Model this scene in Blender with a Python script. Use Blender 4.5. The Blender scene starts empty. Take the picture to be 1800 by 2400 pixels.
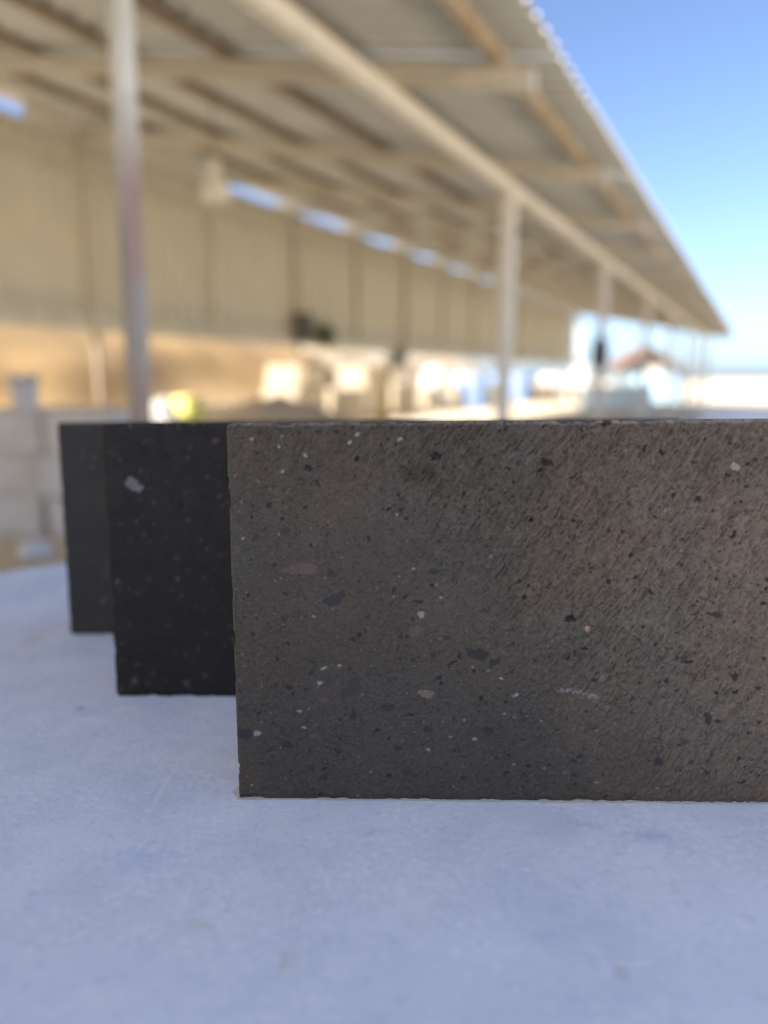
import bpy, bmesh, math, random
import numpy as np
from mathutils import Matrix, Vector

scene = bpy.context.scene
C = scene.collection
R = math.radians

# ------------------------------------------------------------------ camera, sky, sun, exposure
EYE = 1.2                                   # camera height above the yard
PITCH = math.atan(310 / 1700)               # looking slightly down
THETA = R(27.25)                            # the shed runs off to the right of the view
cam = bpy.data.cameras.new('camera')
cam_o = bpy.data.objects.new('camera', cam)
C.objects.link(cam_o)
cam_o.location = (0, 0, EYE)
cam_o.rotation_euler = (math.pi / 2 - PITCH, 0, 0)
cam.sensor_fit = 'VERTICAL'
cam.sensor_height = 36
cam.sensor_width = 27
cam.lens = 36 * 1700 / 2400
cam.clip_start = 0.01
cam.clip_end = 5000
cam.dof.use_dof = True
cam.dof.focus_distance = 0.386
cam.dof.aperture_fstop = 2.6
cam.dof.aperture_blades = 0
scene.camera = cam_o

AX = Vector((math.sin(THETA), math.cos(THETA), 0))      # along the shed
NX = Vector((math.cos(THETA), -math.sin(THETA), 0))     # out of the shed, towards the table
ALPHA, ELEV = R(60), R(36.7)
sd = -NX * math.cos(ALPHA) - AX * math.sin(ALPHA)
SUN = Vector((sd.x * math.cos(ELEV), sd.y * math.cos(ELEV), math.sin(ELEV)))

world = bpy.data.worlds.new('World')
scene.world = world
world.use_nodes = True
wn = world.node_tree
sky = wn.nodes.new('ShaderNodeTexSky')
sky.sky_type = 'NISHITA'
sky.sun_disc = False
sky.sun_elevation = ELEV
sky.sun_rotation = math.atan2(SUN.x, SUN.y)
sky.altitude = 600
sky.air_density = 0.65
sky.dust_density = 2.6
sky.ozone_density = 2.6
bg = wn.nodes['Background']
bg.inputs['Strength'].default_value = 0.086
wn.links.new(sky.outputs[0], bg.inputs[0])

sl = bpy.data.lights.new('sun', 'SUN')
sl.energy = 4.0
sl.angle = R(0.5)
sl.color = (1.0, 0.93, 0.82)
so = bpy.data.objects.new('sun', sl)
C.objects.link(so)
so.rotation_euler = SUN.to_track_quat('Z', 'Y').to_euler()

scene.view_settings.view_transform = 'Standard'
scene.view_settings.look = 'None'
scene.view_settings.gamma = 1
scene.view_settings.exposure = 1.95
scene.view_settings.use_curve_mapping = False
scene.render.engine = 'CYCLES'
scene.cycles.use_denoising = True
scene.cycles.max_bounces = 12
scene.cycles.diffuse_bounces = 10
scene.cycles.sample_clamp_indirect = 6

rng = np.random.default_rng(7)
random.seed(5)


# ------------------------------------------------------------------ materials
def mat(name, col, rough=0.7, var=0.12, scale=8.0, col2=None, scale2=None, amount2=(0.5, 0.65), bump=0.0, bscale=60, metallic=0.0, spec=0.5):
    m = bpy.data.materials.new(name)
    m.use_nodes = True
    nt = m.node_tree
    b = nt.nodes['Principled BSDF']
    b.inputs['Roughness'].default_value = rough
    b.inputs['Metallic'].default_value = metallic
    b.inputs['Specular IOR Level'].default_value = spec
    tc = nt.nodes.new('ShaderNodeTexCoord')
    nz = nt.nodes.new('ShaderNodeTexNoise')
    nz.inputs['Scale'].default_value = scale
    nz.inputs['Detail'].default_value = 6
    nt.links.new(tc.outputs['Object'], nz.inputs['Vector'])
    ramp = nt.nodes.new('ShaderNodeValToRGB')
    ramp.color_ramp.elements[0].position = 0.3
    ramp.color_ramp.elements[1].position = 0.7
    ramp.color_ramp.elements[0].color = (*[c * (1 - var) for c in col], 1)
    ramp.color_ramp.elements[1].color = (*[min(1, c * (1 + var)) for c in col], 1)
    nt.links.new(nz.outputs['Fac'], ramp.inputs[0])
    out = ramp.outputs[0]
    if col2:
        n2 = nt.nodes.new('ShaderNodeTexNoise')
        n2.inputs['Scale'].default_value = scale2 or scale * 0.4
        n2.inputs['Detail'].default_value = 8
        n2.inputs['Roughness'].default_value = 0.65
        nt.links.new(tc.outputs['Object'], n2.inputs['Vector'])
        mr = nt.nodes.new('ShaderNodeMapRange')
        mr.inputs[1].default_value, mr.inputs[2].default_value = amount2
        nt.links.new(n2.outputs['Fac'], mr.inputs[0])
        mx = nt.nodes.new('ShaderNodeMix')
        mx.data_type = 'RGBA'
        nt.links.new(mr.outputs[0], mx.inputs[0])
        nt.links.new(out, mx.inputs[6])
        mx.inputs[7].default_value = (*col2, 1)
        out = mx.outputs[2]
    nt.links.new(out, b.inputs['Base Color'])
    if bump:
        n3 = nt.nodes.new('ShaderNodeTexNoise')
        n3.inputs['Scale'].default_value = bscale
        n3.inputs['Detail'].default_value = 5
        nt.links.new(tc.outputs['Object'], n3.inputs['Vector'])
        bp = nt.nodes.new('ShaderNodeBump')
        bp.inputs['Strength'].default_value = bump
        bp.inputs['Distance'].default_value = 0.02
        nt.links.new(n3.outputs['Fac'], bp.inputs['Height'])
        nt.links.new(bp.outputs[0], b.inputs['Normal'])
    return m


M = {
    'roof': mat('roof_sheet_metal', (0.53, 0.54, 0.53), 0.5, 0.06, 2.0, (0.42, 0.41, 0.38), 1.2, (0.55, 0.75)),
    'wall': mat('wall_cladding', (0.68, 0.64, 0.54), 0.6, 0.05, 1.5, (0.60, 0.56, 0.46), 0.9, (0.55, 0.8)),
    'cream': mat('cream_paint', (0.75, 0.70, 0.62), 0.5, 0.08, 6, (0.36, 0.25, 0.16), 5, (0.62, 0.75)),
    'rafter': mat('rafter_paint', (0.56, 0.51, 0.43), 0.55, 0.08, 5, (0.32, 0.24, 0.17), 4, (0.62, 0.76)),
    'brown': mat('brown_primer', (0.27, 0.21, 0.15), 0.7, 0.2, 6),
    'rust': mat('rusty_purlin', (0.44, 0.37, 0.28), 0.7, 0.12, 5, (0.38, 0.27, 0.17), 2.2, (0.45, 0.6)),
    'girt': mat('girt_paint', (0.58, 0.54, 0.445), 0.6, 0.1, 4),
    'ground': mat('sandy_yard', (0.60, 0.50, 0.34), 0.95, 0.1, 0.9, (0.70, 0.62, 0.48), 0.15, (0.4, 0.65), bump=0.6, bscale=9),
    'bank': mat('ochre_earth', (0.27, 0.175, 0.075), 0.95, 0.14, 0.7, (0.16, 0.095, 0.04), 0.35, (0.5, 0.7), bump=0.8, bscale=3),
    'gravel': mat('pale_gravel', (0.34, 0.27, 0.18), 0.95, 0.1, 0.8, (0.44, 0.38, 0.29), 0.3, (0.45, 0.62), bump=0.8, bscale=3),
    'heap': mat('brown_soil', (0.62, 0.50, 0.37), 0.95, 0.12, 2.0, (0.50, 0.38, 0.26), 1.2, (0.5, 0.7), bump=0.8, bscale=10),
    'greystone': mat('grey_cut_stone', (0.66, 0.63, 0.60), 0.8, 0.1, 5, (0.52, 0.47, 0.43), 3, (0.5, 0.7), bump=0.3, bscale=40),
    'creamstone': mat('cream_cut_stone', (0.38, 0.32, 0.235), 0.85, 0.08, 2, (0.33, 0.25, 0.16), 0.9, (0.5, 0.7), bump=0.3, bscale=20),
    'white': mat('white_woven_plastic', (0.48, 0.47, 0.44), 0.6, 0.05, 8, bump=0.2, bscale=30),
    'whitepl': mat('white_plastic', (0.72, 0.70, 0.74), 0.35, 0.03, 6),
    'lampshade': mat('cream_enamel', (0.88, 0.85, 0.75), 0.35, 0.04, 6),
    'yellow': mat('yellow_plastic', (0.80, 0.74, 0.22), 0.4, 0.05, 6),
    'blue': mat('blue_tarp', (0.13, 0.22, 0.40), 0.45, 0.12, 4, bump=0.3, bscale=8),
    'paleblue': mat('pale_blue_tarp', (0.24, 0.36, 0.46), 0.45, 0.1, 4, bump=0.3, bscale=8),
    'skyblue': mat('light_blue_tarp', (0.55, 0.68, 0.78), 0.45, 0.08, 4, bump=0.3, bscale=8),
    'dark': mat('dark_paint', (0.09, 0.08, 0.07), 0.6, 0.2, 6),
    'darkcloth': mat('dark_cloth', (0.06, 0.052, 0.055), 0.9, 0.2, 6),
    'timber': mat('weathered_timber', (0.08, 0.056, 0.018), 0.8, 0.2, 4),
    'terracotta': mat('terracotta_tile', (0.15, 0.085, 0.06), 0.8, 0.15, 2),
    'hutwall': mat('pale_render', (0.17, 0.21, 0.235), 0.8, 0.05, 2),
    'leaf': mat('green_leaf', (0.09, 0.15, 0.05), 0.6, 0.3, 6),
    'cord': mat('black_cord', (0.03, 0.03, 0.03), 0.6, 0.1, 6),
}


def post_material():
    """White paint with shade painted in grey over the lower part, and a rust run on one side."""
    m = mat('post_paint_shaded', (0.90, 0.86, 0.77), 0.45, 0.04, 5)
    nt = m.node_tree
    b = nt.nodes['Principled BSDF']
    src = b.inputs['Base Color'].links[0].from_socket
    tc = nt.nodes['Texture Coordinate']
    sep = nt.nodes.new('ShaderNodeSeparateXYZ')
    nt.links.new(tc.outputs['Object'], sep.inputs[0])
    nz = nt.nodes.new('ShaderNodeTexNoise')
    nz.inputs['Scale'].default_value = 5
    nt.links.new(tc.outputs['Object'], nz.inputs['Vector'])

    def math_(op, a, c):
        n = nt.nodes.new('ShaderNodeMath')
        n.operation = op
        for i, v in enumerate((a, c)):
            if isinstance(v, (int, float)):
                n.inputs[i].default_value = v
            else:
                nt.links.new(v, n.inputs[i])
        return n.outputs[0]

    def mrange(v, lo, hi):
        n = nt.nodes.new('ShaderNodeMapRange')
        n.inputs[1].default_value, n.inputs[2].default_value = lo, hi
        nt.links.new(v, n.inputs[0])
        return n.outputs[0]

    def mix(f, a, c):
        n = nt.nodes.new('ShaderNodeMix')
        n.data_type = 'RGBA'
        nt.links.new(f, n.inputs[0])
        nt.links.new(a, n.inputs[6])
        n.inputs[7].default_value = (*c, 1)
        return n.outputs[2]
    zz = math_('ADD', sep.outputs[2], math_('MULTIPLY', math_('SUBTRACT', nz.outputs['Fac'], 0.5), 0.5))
    c1 = mix(mrange(zz, 2.35, 1.75), src, (0.36, 0.33, 0.31))  # bright top and shaded lower part painted into the post colour
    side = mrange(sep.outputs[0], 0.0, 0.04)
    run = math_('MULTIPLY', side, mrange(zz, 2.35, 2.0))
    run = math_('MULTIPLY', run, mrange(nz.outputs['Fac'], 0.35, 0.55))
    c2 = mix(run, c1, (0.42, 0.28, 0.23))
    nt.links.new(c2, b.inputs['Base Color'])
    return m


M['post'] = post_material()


def translucent_material():
    m = mat('milky_plastic_sheet', (0.80, 0.76, 0.68), 0.5, 0.05, 5)
    nt = m.node_tree
    tr = nt.nodes.new('ShaderNodeBsdfTranslucent')
    tr.inputs[0].default_value = (0.80, 0.76, 0.68, 1)
    mx = nt.nodes.new('ShaderNodeMixShader')
    mx.inputs[0].default_value = 0.35
    nt.links.new(nt.nodes['Principled BSDF'].outputs[0], mx.inputs[1])
    nt.links.new(tr.outputs[0], mx.inputs[2])
    nt.links.new(mx.outputs[0], nt.nodes['Material Output'].inputs[0])
    return m


M['translucent'] = translucent_material()


# ------------------------------------------------------------------ helpers
def add(name, mesh, parent=None, material=None):
    if material and not mesh.materials:
        mesh.materials.append(material)
    o = bpy.data.objects.new(name, mesh)
    C.objects.link(o)
    if parent:
        o.parent = parent
    return o


def tag(o, label=None, cat=None, group=None, kind=None):
    for k, v in (('label', label), ('category', cat), ('group', group), ('kind', kind)):
        if v:
            o[k] = v
    return o


def thing(name, label, cat, loc=(0, 0, 0), rotz=0.0, group=None):
    o = bpy.data.objects.new(name, None)
    o.empty_display_size = 0.1
    C.objects.link(o)
    o.location = loc
    o.rotation_euler = (0, 0, rotz)
    return tag(o, label, cat, group)


def st(s, t, z=0.0):
    """Yard coordinates: s along the shed, t out from it, z above the ground."""
    p = AX * s + NX * t
    return Vector((p.x, p.y, z))


def box_mesh(name, x0, x1, y0, y1, z0, z1, bev=0.0, seg=1, jit=0.0):
    bm = bmesh.new()
    bmesh.ops.create_cube(bm, size=1)
    for v in bm.verts:
        v.co = Vector(((x0, x1)[v.co.x > 0], (y0, y1)[v.co.y > 0], (z0, z1)[v.co.z > 0]))
        if jit:
            v.co += Vector([random.uniform(-jit, jit) for _ in range(3)])
    if bev:
        bmesh.ops.bevel(bm, geom=bm.edges[:], offset=bev, segments=seg, affect='EDGES')
    me = bpy.data.meshes.new(name)
    bm.to_mesh(me)
    bm.free()
    return me


def tube_mesh(name, p0, p1, r, n=20):
    p0, p1 = Vector(p0), Vector(p1)
    d = (p1 - p0).normalized()
    q = d.to_track_quat('Z', 'Y')
    vs, fs = [], []
    for p in (p0, p1):
        for i in range(n):
            a = 2 * math.pi * i / n
            vs.append(p + q @ Vector((r * math.cos(a), r * math.sin(a), 0)))
    for i in range(n):
        j = (i + 1) % n
        fs.append((i, j, n + j, n + i))
    fs += [tuple(range(n))[::-1], tuple(range(n, 2 * n))]
    me = bpy.data.meshes.new(name)
    me.from_pydata(vs, [], fs)
    for i, p in enumerate(me.polygons):
        p.use_smooth = i < n
    return me


def lathe_mesh(name, prof, n=28, smooth=True):
    vs, fs = [], []
    for r, z in prof:
        for i in range(n):
            a = 2 * math.pi * i / n
            vs.append((r * math.cos(a), r * math.sin(a), z))
    for k in range(len(prof) - 1):
        for i in range(n):
            j = (i + 1) % n
            fs.append((k * n + i, k * n + j, (k + 1) * n + j, (k + 1) * n + i))
    me = bpy.data.meshes.new(name)
    me.from_pydata(vs, [], fs)
    if smooth:
        for p in me.polygons:
            p.use_smooth = True
    return me


def vnoise(x, y, seed=0):
    """Smooth value noise on arrays, in 0..1."""
    x, y = np.broadcast_arrays(np.asarray(x, float), np.asarray(y, float))
    xi, yi = np.floor(x).astype(np.int64), np.floor(y).astype(np.int64)
    fx, fy = x - xi, y - yi
    fx, fy = fx * fx * fx * (fx * (fx * 6 - 15) + 10), fy * fy * fy * (fy * (fy * 6 - 15) + 10)

    def h(a, b):
        n = (a * 374761393 + b * 668265263 + seed * 1442695041) & 0x7FFFFFFF
        n = ((n ^ (n >> 13)) * 1274126177) & 0x7FFFFFFF
        return ((n ^ (n >> 16)) & 0xFFFF) / 65535.0
    a = h(xi, yi) * (1 - fx) + h(xi + 1, yi) * fx
    b = h(xi, yi + 1) * (1 - fx) + h(xi + 1, yi + 1) * fx
    return a * (1 - fy) + b * fy


def fbm(x, y, oct=4, seed=0, gain=0.5):
    tot, amp, norm = 0.0, 1.0, 0.0
    for k in range(oct):
        tot = tot + amp * vnoise(x * 2 ** k + 17.3 * k, y * 2 ** k + 9.1 * k, seed + k)
        norm += amp
        amp *= gain
    return tot / norm


def smooth(a, b, x):
    t = np.clip((x - a) / (b - a), 0, 1)
    return t * t * (3 - 2 * t)


def grid_mesh(name, X, Y, Z, closed=False):
    ny, nx = X.shape
    vs = np.stack([X, Y, Z], -1).reshape(-1, 3)
    i = np.arange(ny * nx).reshape(ny, nx)
    fs = np.stack([i[:-1, :-1], i[:-1, 1:], i[1:, 1:], i[1:, :-1]], -1).reshape(-1, 4)
    me = bpy.data.meshes.new(name)
    me.from_pydata(vs.tolist(), [], fs.tolist())
    for p in me.polygons:
        p.use_smooth = True
    return me


# ------------------------------------------------------------------ ground and bank (structure)
def ground_height(s, t):
    far = smooth(60, 300, np.hypot(s, t))
    h = 0.05 * (fbm(s * 0.5, t * 0.5, 4, 3) - 0.5) * smooth(1.5, 6, np.hypot(s - 2, t))
    return h + far * 1.2 * (fbm(s * 0.006, t * 0.006, 3, 8) - 0.5)


def axis_vals(lim, near, step):
    a = list(np.arange(0, near + 1e-6, step))
    while a[-1] < lim:
        a.append(a[-1] + max(step, a[-1] * 0.09))
    return np.array([-v for v in a[:0:-1]] + a)


gv = axis_vals(2500, 24, 0.6)
S, T = np.meshgrid(gv, gv)
P = S[..., None] * np.array(AX) + T[..., None] * np.array(NX)
g = add('ground', grid_mesh('ground', P[..., 0], P[..., 1], ground_height(S, T)), None, M['ground'])
g.data.flip_normals() if g.data.polygons[0].normal.z < 0 else None
tag(g, kind='structure')

def bank_strip(name, s0, s1, material, seed, taper0, taper1, crest):
    bs = np.linspace(s0, s1, int((s1 - s0) * 2.6))
    bt = np.linspace(-40, -10.2, 80)
    S, T = np.meshgrid(bs, bt)
    d = -10.2 - T
    edge = smooth(s1, s1 - taper1, S + 1.2 * np.sin(T * 0.5)) * smooth(s0, s0 + taper0, S)
    Z = 0.30 * d + 0.75 * smooth(2.6, 4.4, d + 0.8 * np.sin(S * 0.7)) + 0.7 * (fbm(S * 0.5, T * 0.5, 4, seed) - 0.5) * smooth(0, 2, d)
    Z = np.minimum(Z, crest + 0.6 * fbm(S * 0.2, T * 0.2, 3, seed + 4)) * edge * smooth(0, 1, d) - 0.05
    P = S[..., None] * np.array(AX) + T[..., None] * np.array(NX)
    o = add(name, grid_mesh(name, P[..., 0], P[..., 1], Z), None, material)
    if o.data.polygons[0].normal.z < 0:
        o.data.flip_normals()
    return tag(o, kind='structure')


bank_strip('earth_bank', -14, 30, M['bank'], 21, 3, 9, 5.4)
bank_strip('gravel_bank', 17, 46, M['gravel'], 25, 9, 8, 4.6)

# ------------------------------------------------------------------ the open shed
shed = thing('open_shed', 'long open sided shed with cream steel frame and corrugated sheets', 'shed', (0, 0, 0), -THETA)
S0, S1 = -22.15, 36.65
EAVE, BACK = -1.28, -8.75
TW = -8.2                                    # plane of the rear wall


def roof_z(t):
    return EYE + 1.698 - 0.2 * t


def corrugated(name, width, length, pitch, depth, thick):
    """Trapezoid sheet: width along y, length along x, ribs running along x, underside at z=0."""
    n = int(round(width / pitch))
    prof = []
    for k in range(n):
        y = k * pitch
        prof += [(y, 0), (y + pitch * 0.36, 0), (y + pitch * 0.5, depth), (y + pitch * 0.86, depth)]
    prof.append((width, 0))
    m = len(prof)
    vs = []
    for x in (0, length):
        vs += [(x, y, z) for y, z in prof] + [(x, y, z + thick) for y, z in prof]
    fs = []
    for i in range(m - 1):
        a, b = i, i + 1
        fs.append((a, b, 2 * m + b, 2 * m + a))
        fs.append((m + b, m + a, 3 * m + a, 3 * m + b))
        fs.append((b, a, m + a, m + b))
        fs.append((2 * m + a, 2 * m + b, 3 * m + b, 3 * m + a))
    fs.append((0, m, 3 * m, 2 * m)[::-1])
    fs.append((m - 1, 2 * m - 1, 4 * m - 1, 3 * m - 1))
    me = bpy.data.meshes.new(name)
    me.from_pydata(vs, [], fs)
    me.update()
    return me


slope = math.atan(0.2)
roof_me = corrugated('roof_sheet', 0.998, (EAVE - BACK) / math.cos(slope), 0.998 / 5, 0.036, 0.004)
for k in range(59):
    o = add('roof_sheet', roof_me, shed, M['roof'])
    o.location = (BACK, S0 + k, roof_z(BACK))
    o.rotation_euler = (0, slope + random.uniform(-0.0006, 0.0006), 0)
wall_h = 1.20
wall_me = corrugated('wall_sheet', 0.998, 1.25, 0.998 / 4, 0.045, 0.004)
for k in range(58):
    o = add('wall_sheet', wall_me, shed, M['wall'])
    o.location = (TW - 0.02, S0 + k, EYE + 0.65)
    o.rotation_euler = (0, -math.pi / 2, 0)
    # a second course above the first
    o2 = add('wall_sheet', wall_me, shed, M['wall'])
    o2.location = (TW - 0.0155, S0 + k, EYE + 0.65 + 1.20)
    o2.rotation_euler = (0, -math.pi / 2, 0)

bays = [S0 + 2.45 * k for k in range(25)]
# rafters on the beam, under the purlins
x0, x1 = TW - 0.4, EAVE - 0.14
for s in bays:
    bm = bmesh.new()
    w, hh = 0.045, 0.13
    vs = []
    for x in (x0, x1):
        top = roof_z(x) - 0.09
        for y in (s - w, s + w):
            for z in (top - hh, top):
                vs.append(bm.verts.new((x, y, z)))
    for f in ((0, 1, 3, 2), (4, 6, 7, 5), (0, 4, 5, 1), (2, 3, 7, 6), (0, 2, 6, 4), (1, 5, 7, 3)):
        bm.faces.new([vs[i] for i in f])
    bmesh.ops.recalc_face_normals(bm, faces=bm.faces[:])
    me = bpy.data.meshes.new('rafter')
    bm.to_mesh(me)
    bm.free()
    add('rafter', me, shed, M['rafter'])
# purlins, one length per pair of bays
for k in range(6):
    t = -1.64 - 1.075 * k
    for j in range(0, 24, 2):
        a, b = bays[j] + 0.003, bays[j + 2] - 0.003
        me = box_mesh('purlin', t - 0.035, t + 0.035, a, b, roof_z(t) - 0.082, roof_z(t) - 0.008)
        add('purlin', me, shed, M['rust'] if k == 0 else M['brown'])
# front beam in lengths between the posts, on the posts
TB = -2.36
post_s = [S0 + 4.9 * k for k in range(13)]
for a, b in zip(post_s[:-1], post_s[1:]):
    add('front_beam', box_mesh('front_beam', TB - 0.045, TB + 0.045, a + 0.003, b - 0.003, EYE + 1.79, EYE + 1.90), shed, M['cream'])
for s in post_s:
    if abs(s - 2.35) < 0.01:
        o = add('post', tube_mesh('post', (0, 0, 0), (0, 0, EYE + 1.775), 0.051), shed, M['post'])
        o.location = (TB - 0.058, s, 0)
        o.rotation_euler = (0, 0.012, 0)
        tag(o, 'white round post with shade painted grey lower down and rust run down one side')
    else:
        add('post', box_mesh('post', TB - 0.065, TB + 0.065, s - 0.065, s + 0.065, 0, EYE + 1.777, 0.012, 2), shed, M['cream'])
# rear columns, studs that carry the rafters above the wall, girts
for k, s in enumerate(bays):
    if k % 2 == 0:
        add('wall_column', box_mesh('wall_column', TW - 0.015, TW + 0.105, s - 0.06, s + 0.06, EYE + 0.62, roof_z(TW) - 0.225), shed, M['girt'])
        add('column_foot', tube_mesh('column_foot', (TW + 0.045, s, 0), (TW + 0.045, s, EYE + 0.618), 0.04, 14), shed, M['brown'])
    else:
        add('wall_stud', box_mesh('wall_stud', TW - 0.015, TW + 0.065, s - 0.05, s + 0.05, EYE + 0.66, roof_z(TW) - 0.225), shed, M['girt'])
for a, b in zip(bays[:-1], bays[1:]):
    for z, hh in ((EYE + 0.78, 0.12), (EYE + 2.70, 0.07)):
        add('girt', box_mesh('girt', TW - 0.01, TW + 0.05, a + 0.062, b - 0.062, z - hh, z + hh), shed, M['girt'])
    add('wall_top_rail', box_mesh('wall_top_rail', TW - 0.012, TW + 0.045, a + 0.062, b - 0.062, EYE + 3.02, EYE + 3.10), shed, M['girt'])
# sheets that close the slot under the roof in two bays
for a, b in ((6.45, 7.2), (7.3, 9.6), (9.75, 10.3)):
    add('gap_panel', box_mesh('gap_panel', TW - 0.05, TW - 0.03, a, b, EYE + 3.105, EYE + 3.33), shed, M['translucent'])

# ------------------------------------------------------------------ worktable and dark blocks
TN = Vector((-0.00716364, 0.05309489, 0.99856378)).normalized()      # the table stands on ground that falls away a little
TX = (Vector((1, 0, 0)) - TN * TN.x).normalized()
TY = TN.cross(TX)


def table_frame(x, y, z, yaw=0.0):
    m = Matrix(((TX.x, TY.x, TN.x, 0), (TX.y, TY.y, TN.y, 0), (TX.z, TY.z, TN.z, EYE), (0, 0, 0, 1)))
    return m @ Matrix.Translation((x, y, z)) @ Matrix.Rotation(yaw, 4, 'Z')


SPOTS = [(-0.1135, 0.3108, 0.016, 0.008, (0.60, 0.65, 0.88), 0.5), (0.127, 0.3267, 0.013, 0.007, (0.52, 0.58, 0.74), 0.55), (-0.0775, 0.2665, 0.008, 0.005, (0.74, 0.71, 0.62), 0.45),
         (-0.0375, 0.2468, 0.003, 0.006, (0.62, 0.56, 0.50), 0.5), (0.0845, 0.2398, 0.0025, 0.004, (0.58, 0.51, 0.44), 0.55), (0.0955, 0.3365, 0.009, 0.004, (0.60, 0.65, 0.78), 0.4), (-0.165, 0.3338, 0.02, 0.012, (0.92, 0.93, 0.95), 0.8),
         (-0.2145, 0.4880, 0.003, 0.004, (0.35, 0.36, 0.40), 0.8), (-0.136, 0.4115, 0.03, 0.008, (0.91, 0.92, 0.94), 0.7), (0.062, 0.2592, 0.010, 0.004, (0.60, 0.65, 0.77), 0.4)]


def table_material():
    m = bpy.data.materials.new('pale_cement_board')
    m.use_nodes = True
    nt = m.node_tree
    L = nt.links.new
    b = nt.nodes['Principled BSDF']
    b.inputs['Roughness'].default_value = 0.62
    tc = nt.nodes.new('ShaderNodeTexCoord')

    def noise(scale, detail=6, rough=0.6, vec=None, dist=0.0):
        n = nt.nodes.new('ShaderNodeTexNoise')
        n.inputs['Scale'].default_value = scale
        n.inputs['Detail'].default_value = detail
        n.inputs['Roughness'].default_value = rough
        n.inputs['Distortion'].default_value = dist
        L(vec or tc.outputs['Object'], n.inputs['Vector'])
        return n.outputs['Fac']

    def rng_(v, lo, hi, a=0.0, c=1.0):
        n = nt.nodes.new('ShaderNodeMapRange')
        n.inputs[1].default_value, n.inputs[2].default_value = lo, hi
        n.inputs[3].default_value, n.inputs[4].default_value = a, c
        L(v, n.inputs[0])
        return n.outputs[0]

    def mix(f, a, c):
        n = nt.nodes.new('ShaderNodeMix')
        n.data_type = 'RGBA'
        if isinstance(f, float):
            n.inputs[0].default_value = f
        else:
            L(f, n.inputs[0])
        for i, v in ((6, a), (7, c)):
            if isinstance(v, tuple):
                n.inputs[i].default_value = (*v, 1)
            else:
                L(v, n.inputs[i])
        return n.outputs[2]

    def mul(a, c):
        n = nt.nodes.new('ShaderNodeMath')
        n.operation = 'MULTIPLY'
        for i, v in enumerate((a, c)):
            if isinstance(v, float):
                n.inputs[i].default_value = v
            else:
                L(v, n.inputs[i])
        return n.outputs[0]
    c = mix(rng_(noise(11, 7, 0.62, None, 0.4), 0.34, 0.64), (0.74, 0.77, 0.835), (0.90, 0.915, 0.945))
    c = mix(mul(rng_(noise(28, 7, 0.7, None, 0.6), 0.50, 0.68), 0.8), c, (0.93, 0.94, 0.95))      # worn pale flecks
    c = mix(mul(rng_(noise(95, 8, 0.8), 0.54, 0.66), 0.5), c, (0.56, 0.60, 0.67))                  # grey scuffs
    patch = rng_(noise(17, 5, 0.65, None, 0.8), 0.42, 0.62, 0.12, 1.0)
    c = mix(mul(mul(rng_(noise(520, 5, 0.75), 0.50, 0.70), 0.5), patch), c, (0.58, 0.61, 0.68))                 # grain
    c = mix(mul(rng_(noise(3.2, 3), 0.56, 0.72), 0.35), c, (0.52, 0.60, 0.82))                      # bluish wash stains
    c = mix(mul(rng_(noise(13, 2, 0.4), 0.70, 0.76), 0.35), c, (0.62, 0.55, 0.44))                  # tan spots
    c = mix(mul(mul(rng_(noise(260, 6, 0.8), 0.50, 0.60), 0.9), rng_(noise(23, 5, 0.65, None, 0.8), 0.42, 0.56)), c, (0.97, 0.975, 0.98))                 # fine pale grit
    # single stains and scuffs: (x, y, radius x, radius y, colour, strength)
    for sx, sy, rx, ry, cc, k in SPOTS:
        mp = nt.nodes.new('ShaderNodeMapping')
        mp.vector_type = 'TEXTURE'
        mp.inputs['Location'].default_value = (sx, sy, 0)
        mp.inputs['Scale'].default_value = (rx, ry, 1)
        L(tc.outputs['Object'], mp.inputs[0])
        ln = nt.nodes.new('ShaderNodeVectorMath')
        ln.operation = 'LENGTH'
        L(mp.outputs[0], ln.inputs[0])
        ad = nt.nodes.new('ShaderNodeMath')
        ad.operation = 'ADD'
        L(ln.outputs['Value'], ad.inputs[0])
        L(rng_(noise(2.2 / max(rx, ry), 6, 0.75), 0.32, 0.68, -0.9, 0.9), ad.inputs[1])
        c = mix(rng_(ad.outputs[0], 1.25, 0.1, 0.0, k), c, cc)
    # hairline scratches
    mp = nt.nodes.new('ShaderNodeMapping')
    mp.inputs['Rotation'].default_value = (0, 0, 1.15)
    mp.inputs['Scale'].default_value = (55, 1.6, 1)
    L(tc.outputs['Object'], mp.inputs[0])
    c = mix(mul(rng_(noise(1.0, 1, 0.4, mp.outputs[0], 0.3), 0.70, 0.72), 0.6), c, (0.96, 0.92, 0.92))
    L(c, b.inputs['Base Color'])
    bp = nt.nodes.new('ShaderNodeBump')
    bp.inputs['Strength'].default_value = 0.4
    bp.inputs['Distance'].default_value = 0.001
    L(noise(230, 6, 0.7), bp.inputs['Height'])
    bp2 = nt.nodes.new('ShaderNodeBump')
    bp2.inputs['Strength'].default_value = 0.5
    bp2.inputs['Distance'].default_value = 0.0012
    L(noise(45, 6, 0.65, None, 0.5), bp2.inputs['Height'])
    L(bp.outputs[0], bp2.inputs['Normal'])
    L(bp2.outputs[0], b.inputs['Normal'])
    return m


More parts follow.
